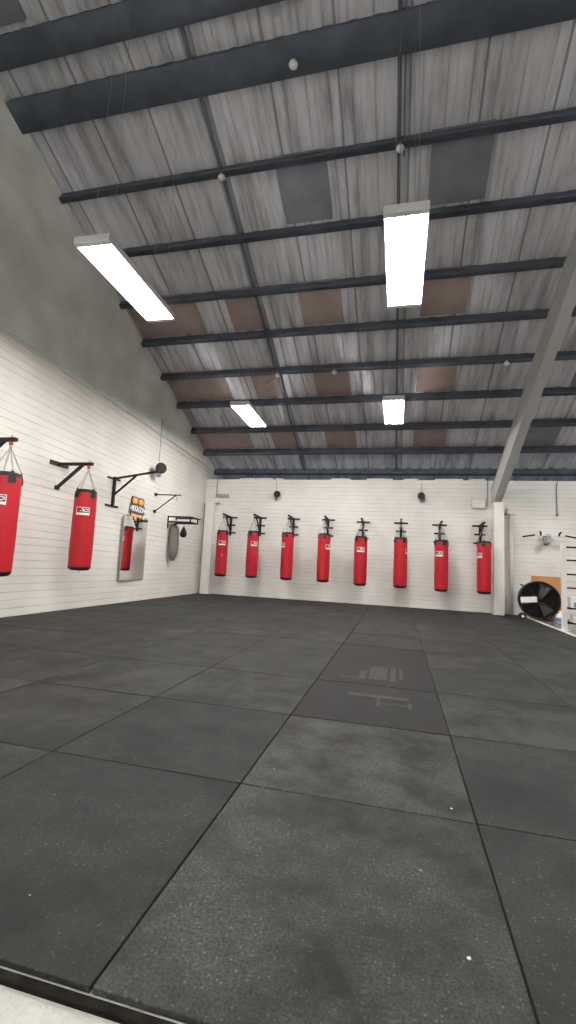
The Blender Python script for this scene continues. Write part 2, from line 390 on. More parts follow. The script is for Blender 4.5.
# ------------------------------------------------------------------ rubber mats
X0, Y0 = -.672, 2.087
dirs = ['first', 'second', 'third', 'fourth', 'fifth', 'sixth', 'seventh', 'eighth', 'ninth', 'tenth', 'eleventh', 'twelfth']
xe = [XL + .004] + [X0 + k for k in range(-4, 4)] + [2.92]
ye = [1.045] + [Y0 + k for k in range(0, 11)] + [YB - .015]
mesh_cache = {}
for j in range(len(ye) - 1):
    for i in range(len(xe) - 1):
        w, h = xe[i + 1] - xe[i] - .007, ye[j + 1] - ye[j] - .007
        if j == len(ye) - 2 and h < .2: pass
        m = M['mat']
        cut = None
        if i == 5 and j in (2, 3, 4): m = M['mat_smooth']
        elif i == 5 and j in (0, 1): m = M['mat_dusty']
        elif j == 0 and i in (3, 4): m = M['mat']
        cx, cy = (xe[i] + xe[i + 1]) / 2, (ye[j] + ye[j + 1]) / 2
        hy = h
        # notch the last row round the column and pilaster
        key = (round(w, 3), round(h, 3), m.name)
        if key not in mesh_cache:
            b = MB(); b.box((0, 0, -.008), (w, hy, .016)); o = b.build('rubber_floor_mat', m, bevel=.003)
            mesh_cache[key] = o.data
        else:
            o = bpy.data.objects.new('rubber_floor_mat', mesh_cache[key]); COL.objects.link(o)
        o.location = (cx, cy, random.uniform(-.0012, .0008)); o.rotation_euler = (0, 0, random.uniform(-.0012, .0012))
        if i == 5 and j == 0: lb = 'large dusty black rubber mat filling the middle of the foreground'
        elif i == 5 and j == 1: lb = 'pale dusty black rubber mat between the foreground mat and the darker smooth ones'
        elif i == 5 and j in (2, 3, 4): lb = ['nearest', 'middle', 'farthest'][j - 2] + ' of the three smooth darker rubber mats down the middle of the floor'
        elif i == 4 and j == 0: lb = 'black rubber mat at bottom left beside the dusty foreground mat'
        elif i == 6 and j == 0: lb = 'black rubber mat at bottom right beside the dusty foreground mat'
        else:
            lb = '%s black rubber mat from the left wall, in the %s row from the front' % (dirs[i], dirs[j])
        tag(o, lb, 'floor mat', 'black rubber mats covering the gym floor')
        if i == 5 and j in (2, 3):
            c = MB()
            rc = ((-.50, -.30, 4.28, 4.33), (-.33, -.27, 4.25, 4.6), (-.24, -.08, 4.3, 4.84), (-.05, .0, 4.26, 4.88), (.03, .06, 4.35, 4.8), (-.42, -.28, 4.8, 4.83)) if j == 3 else ((-.36, .10, 3.72, 3.80), (-.14, -.11, 3.5, 3.74), (-.14, .12, 3.57, 3.60), (.09, .12, 3.52, 3.66))
            for (a0, a1, c0, c1) in rc: hh = .0006 + .0003 * rc.index((a0, a1, c0, c1)); c.box(((a0 + a1) / 2 - cx, (c0 + c1) / 2 - cy, hh / 2), (a1 - a0, c1 - c0, hh))
            c.build('scuff_mark', M['chalk'], o)['label'] = 'pale scuffed patch on the dark mat'
for k, (x, y, s, lb) in enumerate(((.20, 1.39, .009, 'tiny white scrap lying on the dusty foreground mat'), (.24, 2.17, .007, 'tiny white scrap on the floor just past the foreground mat'))):
    b = MB(); b.box((0, 0, s * .2), (s, s * .8, s * .4)); tag(b.build('paper_scrap', M['white_plastic'], None, (x, y, .002), .5, bevel=.001), lb, 'scrap')

# ------------------------------------------------------------------ lamps
def lamp():
    t = thing('tube_light', '', 'ceiling light', group='four-tube lights hung under the roof')
    L, w = 1.58, .41
    b = MB()
    for x0, x1 in ((-w / 2, -.106), (-.090, -.008), (.008, .090), (.106, w / 2)): b.box(((x0 + x1) / 2, 0, .075), (x1 - x0, L - .12, .012))  # slots added in the housing top let light up to the roof
    for sx in (-1, 1): b.bar((sx * (w / 2 - .004), -L / 2, .04), (sx * (w / 2 - .004), L / 2, .04), .008, .075)
    b.build('lamp_body', M['lamp_body'], t)
    for sy in (-1, 1):
        b = MB(); b.box((0, sy * (L / 2 - .03), .045), (w, .06, .085)); b.build('end_cap', M['lamp_body'], t, bevel=.004)
    for k in range(4):
        x = (k - 1.5) * .098
        b = MB(); b.tube([(x, -L / 2 + .065, .032), (x, L / 2 - .065, .032)], .019, 10); b.build('tube', M['tube'], t)
    b = MB()
    for x in (-.049 * 2, 0, .049 * 2): 
        b.bar((x, -L / 2 + .06, .045), (x, L / 2 - .06, .045), .006, .045)
    b.build('louvre', M['lamp_body'], t)
    return t
def hang(t, x, y, z):
    for sy in (-1, 1):
        for sx in (-.12, .12):
            yy = y + sy * .62; b = MB(); b.tube([(sx, sy * .62, .08), (sx * .6, sy * .62, under(yy) + .12 - z)], .0022, 5)
            b.build('hanging_wire', M['chain'], t)
spots = [(-3.20, 4.56, 4.2, 2, 'white four-tube light hung near the left wall, the nearer and larger one there'),
         (.0, 4.70, 4.2, 0, 'white four-tube light hung over the middle of the hall, largest and brightest of all'),
         (-3.31, 9.44, 4.2, 2, 'small-looking tube light far off, left of the middle, hung towards the back wall'),
         (-.16, 9.46, 4.2, 0, 'small-looking tube light far off over the middle, straight beyond the brightest light'),
         (5.2, 9.4, 4.2, 0, 'four-tube light beyond the painted rafter, towards the back wall'),
         (5.2, 4.6, 4.2, 0, 'four-tube light beyond the painted rafter, nearer the middle of the hall'),
         (-3.9, -1.2, 4.2, 0, 'added unseen four-tube light behind the viewer, nearest the left wall'),  # from here on: unseen lights added to brighten walls, floor and roof
         (-1.3, -1.2, 4.2, 0, 'added unseen four-tube light behind the viewer, just left of the middle'),
         (1.3, -1.2, 4.2, 0, 'added unseen four-tube light behind the viewer, just right of the middle'),
         (4.6, -1.2, 4.2, 0, 'added unseen four-tube light behind the viewer, far to the right'),
         (-2.6, -4.2, 4.2, 0, 'added unseen four-tube light at the very back of the hall on the left'),
         (1.8, -4.2, 4.2, 0, 'added unseen four-tube light at the very back of the hall on the right')]
L0 = lamp()
lamps = [L0]
for k, (x, y, z, r, lb) in enumerate(spots):
    if k == 0: L0.location = (x, y, z); L0.rotation_euler.z = math.radians(r); L0['label'] = lb; o = L0
    else: o = dup(L0, (x, y, z), math.radians(r), lb); lamps.append(o)
for o in lamps: hang(o, *o.location)

# ------------------------------------------------------------------ punch bags
def cyl_patch(b, pts4, r, mi=0, n=6):
    """pts4: quad corners (s, z) bent round a cylinder of radius r, facing -Y"""
    vs = []; fs = []
    for k in range(n + 1):
        t = k / n
        for (p, q) in ((pts4[0], pts4[1]), (pts4[3], pts4[2])):
            s = p[0] + (q[0] - p[0]) * t; z = p[1] + (q[1] - p[1]) * t; a = s / r
            vs.append((r * math.sin(a), -r * math.cos(a), z))
    for k in range(n): fs.append((2 * k, 2 * k + 2, 2 * k + 3, 2 * k + 1))
    b.add(vs, fs, mi, True)
def torus_link(b, c, d, side, L=.034, w=.020, r=.0032):
    d = Vector(d).normalized(); side = Vector(side); side = (side - d * side.dot(d)).normalized()
    pts = []
    for k in range(10):
        a = 2 * math.pi * k / 10; pts.append(Vector(c) + d * math.cos(a) * L / 2 + side * math.sin(a) * w / 2)
    b.tube(pts, r, 5, closed=True)
HB, RB = 1.27, .170
def punch_bag(name, group):
    t = thing(name, '', 'punch bag', group=group)
    prof = [(.02, .0), (RB * .70, .004), (RB * .88, .022), (RB * .97, .06), (RB * 1.01, .3), (RB * .995, .7), (RB * .99, 1.05), (RB * .975, 1.18), (RB * .93, HB - .035), (RB * .84, HB - .01), (RB * .7, HB), (.02, HB + .004)]
    wob = lambda a, z: 1 + .012 * math.sin(3 * a + 7 * z) * math.sin(9 * z)
    # subdivide profile
    P = []
    for i in range(len(prof) - 1):
        n = max(1, int((prof[i + 1][1] - prof[i][1]) / .06))
        for k in range(n): u = k / n; P.append((prof[i][0] * (1 - u) + prof[i + 1][0] * u, prof[i][1] * (1 - u) + prof[i + 1][1] * u))
    P.append(prof[-1])
    MB().lathe(P, 32, wob=wob).build('bag_body', M['red'], t)
    MB().lathe([(.01, -.006), (RB * .70, -.004), (RB * .90, .016), (RB * .975, .042), (RB * .99, .056), (RB * .97, .058)], 32).build('bottom_cap', M['strap'], t)
    b = MB(); b.tube([(0, 0, -.004), (0, 0, -.022)], .012, 8); b.tube([(.014 * math.cos(a), 0, -.030 + .014 * math.sin(a)) for a in [k * math.pi / 4 for k in range(8)]], .003, 5, closed=True)
    b.build('bottom_ring', M['chain'], t)
    MB().lathe([(RB * .965, HB - .05), (RB * .955, HB - .035), (RB * .87, HB - .004), (RB * .72, HB + .008), (RB * .60, HB + .008)], 32).build('top_rim', M['strap'], t)
    apex = Vector((0, 0, HB + .33))
    for k in range(4):
        a = math.pi / 4 + k * math.pi / 2; R = rotm('Z', math.degrees(a))
        b = MB()
        outl = [(-.034, 1.135), (.034, 1.135), (.046, 1.155), (.044, 1.20), (.022, 1.25), (.018, 1.285), (-.018, 1.285), (-.022, 1.25), (-.044, 1.20), (-.046, 1.155)]
        vs = []
        for rr in (RB * 1.0, RB * 1.055):
            for (s, z) in outl:
                rz = rr * (1 if z < 1.2 else (1 - (z - 1.2) * .9)); an = s / RB
                vs.append(R @ Vector((rz * math.cos(an), rz * math.sin(an), z)))
        n = len(outl); fs = [tuple(range(n)), tuple(range(n, 2 * n))] + [(i, (i + 1) % n, n + (i + 1) % n, n + i) for i in range(n)]
        b.add(vs, fs); b.build('strap', M['strap'], t)
        base = R @ Vector((RB * .95, 0, 1.29)); d = apex - base; L = d.length; dn = d.normalized()
        b = MB(); b.tube([base + Vector((0, 0, 0)) + (R @ Vector((0, .016 * math.cos(q), .016 * math.sin(q)))) for q in [k2 * math.pi / 4 for k2 in range(8)]], .0035, 5, closed=True)
        nl = int(L / .026)
        for i in range(nl):
            c = base + d * ((i + .6) / nl)
            torus_link(b, c, dn, (R @ Vector((0, 1, 0))) if i % 2 else dn.cross(R @ Vector((0, 1, 0))))
        b.build('chain', M['chain'], t)
    b = MB(); b.tube([apex + Vector((.018 * math.cos(a), 0, .018 * math.sin(a) + .01)) for a in [k * math.pi / 5 for k in range(10)]], .005, 6, closed=True)
    b.build('hanging_ring', M['chain'], t)
    b = MB(); b.tube([apex + Vector((0, 0, .024)), apex + Vector((0, 0, .035)), apex + Vector((0, 0, .065)), apex + Vector((0, 0, .080))], [.012, .026, .026, .012], 12)
    b.build('swivel', M['swivel'], t)['label'] = 'orange-red swivel'
    # printed box logo
    b = MB(); r = RB * 1.02
    KZ, KS = 1.45, 1.62; z0, z1, s0, s1 = .86, .86 + .085 * KZ, -.062 * KS, .062 * KS; sc_ = lambda q: [(a * KS, z0 + (z - z0) * KZ if z < z0 + .084 else z) for a, z in q]
    cyl_patch(b, [(s0, z0), (s1, z0), (s1, z1), (s0, z1)], r, 0, 8)
    r2 = r + .0012
    cyl_patch(b, [(s0 + .008, z0 + .034), (s1 - .008, z0 + .034), (s1 - .008, z1 - .009), (s0 + .008, z1 - .009)], r2, 1, 8)
    r3 = r + .0022
    def g(q): cyl_patch(b, [(a * KS, z0 + c * KZ) for a, c in q], r3, 0, 4)
    g([(-.054, .028), (-.044, .028), (-.002, .073), (-.014, .073)])
    g([(-.010, .073), (.002, .073), (.024, .040), (.012, .034)])
    g([(-.030, .040), (.012, .040), (.012, .046), (-.026, .046)])
    g([(.022, .030), (.054, .044), (.052, .052), (.020, .038)])
    g([(.020, .064), (.054, .055), (.054, .062), (.022, .072)])
    b.build('printed_logo', [M['logo_white'], M['logo_dark']], t)
    return t
bag0 = punch_bag('punch_bag', 'red punch bags hung from wall brackets')
def face(x, y, s): return math.asin(-x / math.hypot(x, y)) + math.asin(max(-1, min(1, s)))
bags = [(-5.01, 6.44, .715, -.15, 1.03, 'red punch bag seen whole on the left wall, logo facing out'),
        (-5.0, 4.86, .65, -.45, 1.03, 'red punch bag cut off by the left edge of the photo'),
        (-4.74, 11.85, .54, 0, .95, 'red punch bag on back wall, nearest the left corner'),
        (-3.85, 11.85, .55, .25, .95, 'red punch bag on back wall, second from the left corner, logo turned right'),
        (-2.88, 11.85, .545, -.85, .96, 'red back-wall bag third from the left corner, sliver of logo on its left edge'),
        (-1.90, 11.85, .545, .75, .97, 'red punch bag on back wall, fourth from left corner, logo on its right edge'),
        (-.945, 11.85, .51, 0, .97, 'red punch bag in the middle of the back wall with its logo facing straight out'),
        (.045, 11.85, .51, .97, .98, 'red back-wall bag third from the steel column, logo turned almost out of sight'),
        (1.02, 11.85, .485, -.35, .96, 'red punch bag on back wall, second from the steel column'),
        (2.0, 11.85, .49, -.75, .96, 'red punch bag on back wall right beside the white column')]
random.seed(3)
for k, (x, y, z, s, sc, lb) in enumerate(bags):
    o = bag0 if k == 0 else dup(bag0, (x, y, z), 0, lb)
    o.location = (x, y, z); o.rotation_euler = (0, 0, face(x, y, s)); o['label'] = lb
    o.scale = (sc, sc, (1.024, 1.05)[k] if k < 2 else .985)
    if k > 1:
        for ch in bpy.data.objects:
            if ch.parent == o and ch.name.startswith('swivel'):
                ch.material_slots[0].link = 'OBJECT'; ch.material_slots[0].material = M['black']; del ch['label']

# back wall brackets (origin on the wall, arm points to -Y)
def back_bracket():
    t = thing('bag_bracket', '', 'bracket', group='black bag brackets bolted to the back wall')
    b = MB(); b.bar((0, -.03, -.52), (0, -.03, .03), .055, .05, up=(0, 1, 0)); b.build('post', M['black'], t, bevel=.003)
    for z, w in ((0, .36), (-.22, .27), (-.44, .30)):
        b = MB(); b.bar((-w / 2, -.012, z), (w / 2, -.012, z), .022, .045); b.build('cross_bar', M['black'], t, bevel=.003)
    b = MB(); b.bar((0, -.02, .0), (0, -.66, .03), .045, .045); b.build('arm', M['black'], t, bevel=.003)
    b = MB(); b.bar((0, -.04, -.42), (0, -.46, .0), .032, .032); b.build('brace', M['black'], t)
    b = MB(); b.tube([(0, -.61, .05), (0, -.61, -.05)], .008, 8); b.lathe([(.0, .065), (.018, .06), (.018, .05), (.0, .045)], 8, c=(0, -.61, 0)); b.build('eye_bolt', M['chain'], t)
    return t
br0 = back_bracket()
bn = ['nearest the left corner', 'second from the left corner', 'third from the left corner', 'fourth from the left corner', 'fourth from the steel column', 'third from the steel column', 'second from the steel column', 'right beside the steel column']
for k in range(8):
    x, y, z, s, sc, _ = bags[2 + k]; lb = 'black three-barred wall bracket carrying the back-wall bag ' + bn[k]
    zz = z + 1.27 * .985 + .33 * .985 + .10
    if k == 0: br0.location = (x, YB, zz); br0['label'] = lb
    else: dup(br0, (x, YB, zz), 0, lb)

# left wall bracket: origin on wall, arm points to +X
def side_bracket(name, label, loc, L, drop, group=None, rise=.0, post=True, thick=.055, cross=.40, brace=.72):
    t = thing(name, label, 'bracket', loc, 0, group)
    if post:
        b = MB(); b.bar((.03, 0, -drop - .02), (.03, 0, .04), .05, .05, up=(1, 0, 0)); b.build('post', M['black'], t, bevel=.003)
    for z in (0, -drop):
        cw = cross if (post or z == 0) else .10
        b = MB(); b.bar((.012, -cw / 2, z), (.012, cw / 2, z), .022, .07 if not post else .04); b.build('wall_plate', M['black'], t, bevel=.003)
    b = MB(); b.bar((.0, 0, 0), (L, 0, rise), thick, thick * .9); b.build('arm', M['black'], t, bevel=.004)
    b = MB(); b.bar((.02, 0, -drop * (.98 if not post else .62)), (L * brace, 0, rise * brace - .01), thick * .8, thick * .8); b.build('brace', M['black'], t, bevel=.003)
    return t
zt = .715 + 1.30 + .33 * 1.024 + .105
t = side_bracket('bag_bracket', 'black triangular wall bracket holding the whole red bag on the left wall', (XL, 6.44, zt), .66, .40, None, 0, False, cross=.42)
b = MB(); b.tube([(.59, 0, .06), (.59, 0, -.05)], .011, 8); b.build('eye_bolt', M['chain'], t)
t = side_bracket('bag_bracket', 'black triangular wall bracket holding the bag cut off by the left edge', (XL, 4.86, zt - .065 + .026 * 1.6), .68, .40, None, 0, False, cross=.42)
b = MB(); b.tube([(.60, 0, .06), (.60, 0, -.05)], .011, 8); b.build('eye_bolt', M['chain'], t)
side_bracket('bag_bracket', 'empty long-armed black wall bracket with rising arm, left of the orange sign', (XL, 7.97, 2.50), .98, .55, None, .15, True, .042, .42, .52)
t = side_bracket('bag_bracket', 'thin empty dark grey wall bracket above the speed-bag frame', (XL, 9.62, 2.44), .66, .40, None, -.01, False, .026, .10, .80)
b = MB(); b.tube([(.55, 0, -.01), (.55, 0, -.10)], .007, 6); b.tube([(.0 + .55 + .02 * math.cos(a), 0, -.12 + .02 * math.sin(a)) for a in [k * math.pi / 4 for k in range(8)]], .005, 5, closed=True); b.build('hook', M['chain'], t)

# ------------------------------------------------------------------ speakers (round, black, hung on a cable)
def speaker(loc, rz, label, cable_top):
    t = thing('wall_speaker', label, 'speaker', loc, rz, 'small black round wall speakers')
    R = rotm('X', 90)
    b = MB(); b.lathe([(.0, .0), (.05, .0), (.085, .03), (.095, .07), (.092, .095)], 24, R=R @ rotm('X', 0), c=(0, 0, 0)); b.build('housing', M['black'], t)
    b = MB(); b.lathe([(.0, .108), (.05, .106), (.085, .099), (.095, .092)], 24, R=R); b.build('grille', M['black_rubber'], t)
    b = MB(); b.box((0, .04, -.06), (.07, .07, .16)); b.bar((0, .10, -.04), (0, .0, -.04), .04, .03); b.build('mounting_bracket', M['grey_plastic'], t, bevel=.008)
    b = MB(); b.tube([(0, .06, .0), (0.0, .075, .12), (0, .08, cable_top - loc[2])], .006, 6); b.build('cable', M['grey_plastic'], t)
    return t
speaker((-3.40, 12.36, 2.90), math.radians(25), 'small black round speaker high on the back wall, above the second and third bags', 3.34)
speaker((.55, 12.36, 2.90), math.radians(-5), 'small black round speaker high on the back wall at right, between two red bags', 3.34)
sp = speaker((-5.44, 9.44, 3.02), math.radians(48), 'black round speaker high on left wall, near the long-armed bracket', 3.93)
sp.scale = (1.35, 1.2, 1.35)

# ------------------------------------------------------------------ orange sign
t = thing('gym_sign', 'orange and black boxing-glove sign with a white-lettered banner, above the wall mirror', 'sign', (XL + .012, 8.87, 1.79), 0)
t.scale = (1, 1.1, 1.08)
Rs = rotm('X', -2)
def sgn(y, z): v = Rs @ Vector((0, y, z)); return v
def slab(b, outl, x0, x1, mi=0):
    n = len(outl); vs = [Vector((x0, 0, 0)) + sgn(*p) for p in outl] + [Vector((x1, 0, 0)) + sgn(*p) for p in outl]
    b.add(vs, [tuple(range(n))[::-1], tuple(range(n, 2 * n))] + [(i, (i + 1) % n, n + (i + 1) % n, n + i) for i in range(n)], mi)
def rrect(y0, y1, z0, z1, r, n=5):
    P = []
    for cx, cz, a0 in ((y1 - r, z1 - r, 0), (y0 + r, z1 - r, 90), (y0 + r, z0 + r, 180), (y1 - r, z0 + r, 270)):
        for k in range(n + 1): a = math.radians(a0 + 90 * k / n); P.append((cx + r * math.cos(a), cz + r * math.sin(a)))
    return P
b = MB(); slab(b, rrect(-.23, .0, .0, .43, .05), 0, .010); slab(b, rrect(.0, .23, .0, .43, .05), 0, .0104); b.build('backing', M['black_print'], t)
b = MB()
for s in (-1, 1): slab(b, rrect(min(s * .015, s * .205), max(s * .015, s * .205), .29, .41, .055), .010, .015)
slab(b, rrect(-.205, .205, .015, .10, .03), .010, .015); b.build('glove', M['orange'], t)
for q in (rrect(-.15, -.05, .335, .385, .024), rrect(.05, .15, .335, .385, .024), rrect(-.17, .17, .05, .08, .012)):
    b = MB(); slab(b, q, .015, .018); b.build('highlight', M['orange_light'], t)
b = MB(); slab(b, [(-.26, .10), (-.13, .085), (0, .08), (.13, .085), (.26, .10), (.26, .27), (.13, .29), (0, .295), (-.13, .29), (-.26, .27)], .010, .022); b.build('banner', M['blue_print'], t, bevel=.004)
def text_part(s, size, name, m, parent, fn):
    cu = bpy.data.curves.new('txt', 'FONT'); cu.body = s; cu.size = size; cu.align_x = 'CENTER'; cu.align_y = 'CENTER'; cu.extrude = .002; cu.offset = .004
    o = bpy.data.objects.new('txt', cu); COL.objects.link(o); bpy.context.view_layer.update()
    me = bpy.data.meshes.new_from_object(o.evaluated_get(bpy.context.evaluated_depsgraph_get()))
    bpy.data.objects.remove(o)
    for v in me.vertices: v.co = fn(v.co)
    me.materials.append(m); me.name = name
    q = bpy.data.objects.new(name, me); COL.objects.link(q); q.parent = parent; return q
text_part('HEXAGON', .14, 'lettering', M['white_print'], t, lambda c: Vector((.026 + c.z, 0, 0)) + sgn(c.x * .76, .185 + c.y * 1.2 * (1 - 3 * c.x * c.x)))

# ------------------------------------------------------------------ mirror
t = thing('wall_mirror', 'tall frameless mirror leaning on the left wall under the orange sign, reflecting a red bag', 'mirror', (XL + .042, 8.86, .46), math.radians(-90 - 2.2))
# local: -Y faces the room
t.rotation_euler = (math.radians(0), 0, math.radians(90 + 3.1))
b = MB(); b.box((0, .012, .68), (1.0, .012, 1.36)); b.build('backing', M['grey_plastic'], t)
b = MB(); b.box((0, .003, .68), (.99, .006, 1.35)); b.build('glass', M['mirror'], t)
b = MB()
for x in (-.40, .40):
    for z in (.0, 1.36): b.box((x, .004, z), (.05, .03, .03))
b.build('clip', M['grey_plastic'], t)

# ------------------------------------------------------------------ speed-bag frame + slim grey form
t = thing('speed_ball_platform', 'dark tubular speed-bag platform frame with white board on the left wall', 'speed bag platform', (XL, 10.5, 1.86))
for y in (-.22, .20):
    b = MB(); b.tube([(.02, y, .15), (.02, y, -.15)], .017, 8); b.build('wall_post', M['black'], t)
b = MB()
for y in (-.22, .20):
    b.tube([(.02, y, .13), (.62, y, .13)], .019, 8); b.tube([(.02, y, .0), (.62, y, .0)], .019, 8); b.tube([(.62, y, .13), (.62, y, .0)], .019, 8)
b.tube([(.62, -.22, .0), (.62, .20, .0)], .019, 8); b.tube([(.62, -.22, .13), (.62, .20, .13)], .019, 8); b.build('rail', M['black'], t)
b = MB(); b.box((.33, 0, .03), (.54, .38, .02)); b.build('platform_board', M['white_paint'], t, bevel=.003)
b = MB(); b.tube([(.62, -.12, .11), (.76, -.12, .10), (.76, .12, .10), (.62, .12, .11)], .012, 8); b.tube([(.76, -.12, .10), (.76, -.12, -.03), (.62, -.12, -.02)], .012, 8); b.build('front_loop', M['black'], t)
t = thing('speed_bag', 'small black teardrop speed bag hanging under the wall frame', 'speed bag', (-5.25, 10.5, 1.49))
b = MB(); b.lathe([(.0, 0), (.05, .012), (.085, .06), (.088, .10), (.06, .18), (.025, .25), (.008, .28), (.0, .285)], 20); b.build('bag_body', M['strap'], t)
b = MB(); b.tube([(0, 0, .28), (0, 0, .39)], .005, 6); b.build('cord', M['black'], t)
t = thing('hanging_form', 'slim grey hanging form with soft tapered end beneath the speed-bag frame', 'punch bag', (-5.46, 10.42, .90))  # slim grey tapered form on a cord
b = MB(); b.lathe([(.0, 0), (.05, .02), (.095, .12), (.12, .3), (.128, .55), (.12, .76), (.08, .86), (.0, .88)], 20); b.build('bag_body', M['matt_grey'], t)
b = MB(); b.tube([(0, 0, .87), (0, 0, .955)], .005, 6); b.build('cord', M['black'], t)

# ------------------------------------------------------------------ back wall fixtures
t = thing('junction_box', 'white electrical box high on the back wall beside the column', 'electrical box', (1.955, YB, 2.62))
b = MB(); b.box((0, -.05, .115), (.31, .10, .22)); b.build('box_body', M['white_paint'], t, bevel=.01)
b = MB(); b.box((0, -.055, .25), (.33, .11, .035)); b.build('lid', M['white_paint'], t, bevel=.008)
b = MB(); b.tube([(.16, -.03, .07), (.22, -.03, .08), (.225, -.03, .72)], .012, 8); b.build('conduit', M['grey_plastic'], t)
t = thing('cable_tray', 'pale pipe and clips in the left corner of the back wall above the pilaster', 'cable tray', (-5.06, YB, 2.72))
b = MB(); b.box((0, -.04, .11), (.40, .05, .045))
for k in range(5): b.box((-.17 + k * .085, -.045, .15), (.045, .05, .05))
b.build('clip_rail', M['grey_plastic'], t, bevel=.004)
b = MB(); b.tube([(-.17, -.03, .12), (-.19, -.03, .35), (-.19, -.03, .62)], .012, 8); b.build('conduit', M['grey_plastic'], t)
t = thing('drain_pipe', 'white painted pipe with a square hopper head right of the column', 'drain pipe', (2.72, YB - .02, -.02))
b = MB(); b.tube([(0, -.055, 0.001), (0, -.055, 2.50)], .047, 20); b.build('pipe', M['white_paint'], t)
b = MB(); b.box((0, -.085, 2.56), (.20, .16, .13)); b.box((0, -.085, 2.63), (.23, .17, .02)); b.build('hopper', M['white_paint'], t, bevel=.008)
b = MB(); b.lathe([(.048, -.02), (.055, -.02), (.055, .02), (.048, .02)], 20, c=(0, -.055, 1.18)); b.box((0, -.03, 1.18), (.14, .03, .03)); b.build('pipe_clip', M['white_paint'], t)
b = MB(); b.box((-.14, -.03, 2.50), (.08, .05, .05)); b.build('cable_gland', M['grey_plastic'], t)
b = MB(); b.tube([(3.80, YB - .03, 3.33), (3.77, YB - .03, 3.22), (3.775, YB - .03, 2.9), (3.78, YB - .03, 2.52)], .012, 8); b.lathe([(0, 0), (.03, .0), (.03, .05), (0, .05)], 10, c=(3.78, YB - .03, 2.47))
tag(b.build('hanging_cable', M['grey_plastic']), 'dark cable dangling down the wall at the upper right', 'cable')
# chin-up bar
t = thing('chin_up_bar', 'white wall-mounted multi-grip chin-up bar with black grips, above the fan', 'chin-up bar', (3.53, YB, 1.95))
b = MB(); b.box((0, -.02, .02), (.36, .03, .16)); b.build('wall_plate', M['white_plastic'], t, bevel=.005)
b = MB(); b.bar((-.02, -.02, -.10), (-.02, -.28, -.06), .10, .22); b.build('mount_arm', M['grey_plastic'], t, bevel=.006)
b = MB(); b.tube([(-.56, -.30, -.03), (-.35, -.30, .01), (0, -.30, .01), (.35, -.30, .01), (.56, -.30, -.03)], .014, 10); b.build('bar', M['white_plastic'], t)
for s in (-1, 1):
    b = MB(); b.tube([(s * .60, -.30, -.04), (s * .33, -.30, .012)], .019, 10); b.build('grip', M['black'], t)
    b = MB(); b.tube([(s * .20, -.30, .0), (s * .20, -.33, .05), (s * .23, -.36, .09)], .022, 10); b.build('handle', M['black'], t)
# plywood board
b = MB(); b.box((0, 0, .50), (.68, .02, .98), rotm('X', 0)); b.box((0, -.013, .965), (.68, .008, .05))
o = b.build('plywood_board', M['ply'], None, (3.52, YB - .06, -.02)); o.rotation_euler = (math.radians(-2.0), 0, 0)
tag(o, 'orange-brown plywood board leaning on the back wall behind the fan', 'board')

# ------------------------------------------------------------------ drum fan
fx, fy = 3.12, 11.62
t = thing('drum_fan', 'big black drum fan on wheels with white plate, by the back wall', 'fan', (fx, fy, -.02), math.radians(-8))
RF = .415; C0 = Vector((0, 0, .455))
Rf = rotm('X', 90)          # lathe z -> -Y (front)
b = MB(); b.lathe([(RF, -.15), (RF + .008, -.15), (RF + .014, -.06), (RF + .014, .06), (RF + .012, .15), (RF, .155), (RF - .01, .15), (RF - .006, 0), (RF - .006, -.15)], 48, R=Rf, c=C0); b.build('drum', M['fan_drum'], t)
b = MB(); b.lathe([(RF - .012, -.14), (RF - .008, .14)], 48, R=Rf, c=C0); b.build('liner', M['fan_red'], t)
def ringpts(r, y, n=40): return [C0 + Vector((r * math.cos(2 * math.pi * k / n), y, r * math.sin(2 * math.pi * k / n))) for k in range(n)]
for nm, y in (('front_grille', -.155), ('rear_grille', .155)):
    b = MB()
    for k in range(1, 27): b.tube(ringpts(RF * k / 26.6, y - (.0 if k > 24 else .012)), .0026 if y < 0 else .0077, 4, closed=True)
    for k in range(8):
        a = math.pi / 8 + k * math.pi / 4; b.tube([C0 + Vector((.05 * math.cos(a), y - .012, .05 * math.sin(a))), C0 + Vector((RF * math.cos(a), y, RF * math.sin(a)))], .0038, 5)
    b.build(nm, M['black'], t)
b = MB(); b.tube([C0 + Vector((0, .10, 0)), C0 + Vector((0, -.09, 0))], .055, 20); b.build('motor', M['fan_drum'], t)
b = MB(); b.tube([C0 + Vector((0, -.09, 0)), C0 + Vector((0, -.13, 0))], [.045, .03], 16); b.build('hub', M['fan_drum'], t)
for k in range(3):
    a = math.radians(68 + k * 120 - 2); b = MB(); vs = []; N = 8
    for i in range(N + 1):
        r = .05 + (RF - .085) * i / N; w = .05 + .085 * (i / N) ** .8; tw = math.radians(42 - 22 * i / N)
        for s in (-1, -.4, .4, 1):
            u = s * w; off = Vector((0, -.04 + math.sin(tw) * u, 0)) ; tang = Vector((-math.sin(a), 0, math.cos(a))); rad = Vector((math.cos(a), 0, math.sin(a)))
            vs.append(C0 + rad * (r - .02 * s * s) + tang * u * math.cos(tw) + off + Vector((0, .012 * (1 - s * s), 0)))
    b.add(vs, [(i * 4 + j, i * 4 + j + 1, i * 4 + j + 5, i * 4 + j + 4) for i in range(N) for j in range(3)], 0, True)
    o = b.build('blade', M['fan_blade'], t); md = o.modifiers.new('t', 'SOLIDIFY'); md.thickness = .004
Rp = rotm('Y', -6)
b = MB(); b.box(C0 + Vector((-.215, -.178, .0)), (.33, .012, .125), Rp); b.build('name_plate', M['white_plastic'], t, bevel=.005)['label'] = 'white plate'
b = MB(); b.box(C0 + Vector((-.215, -.187, .012)), (.20, .004, .018), Rp); b.box(C0 + Vector((-.215, -.187, -.02)), (.15, .004, .008), Rp); b.build('plate_print', M['logo_white'], t)
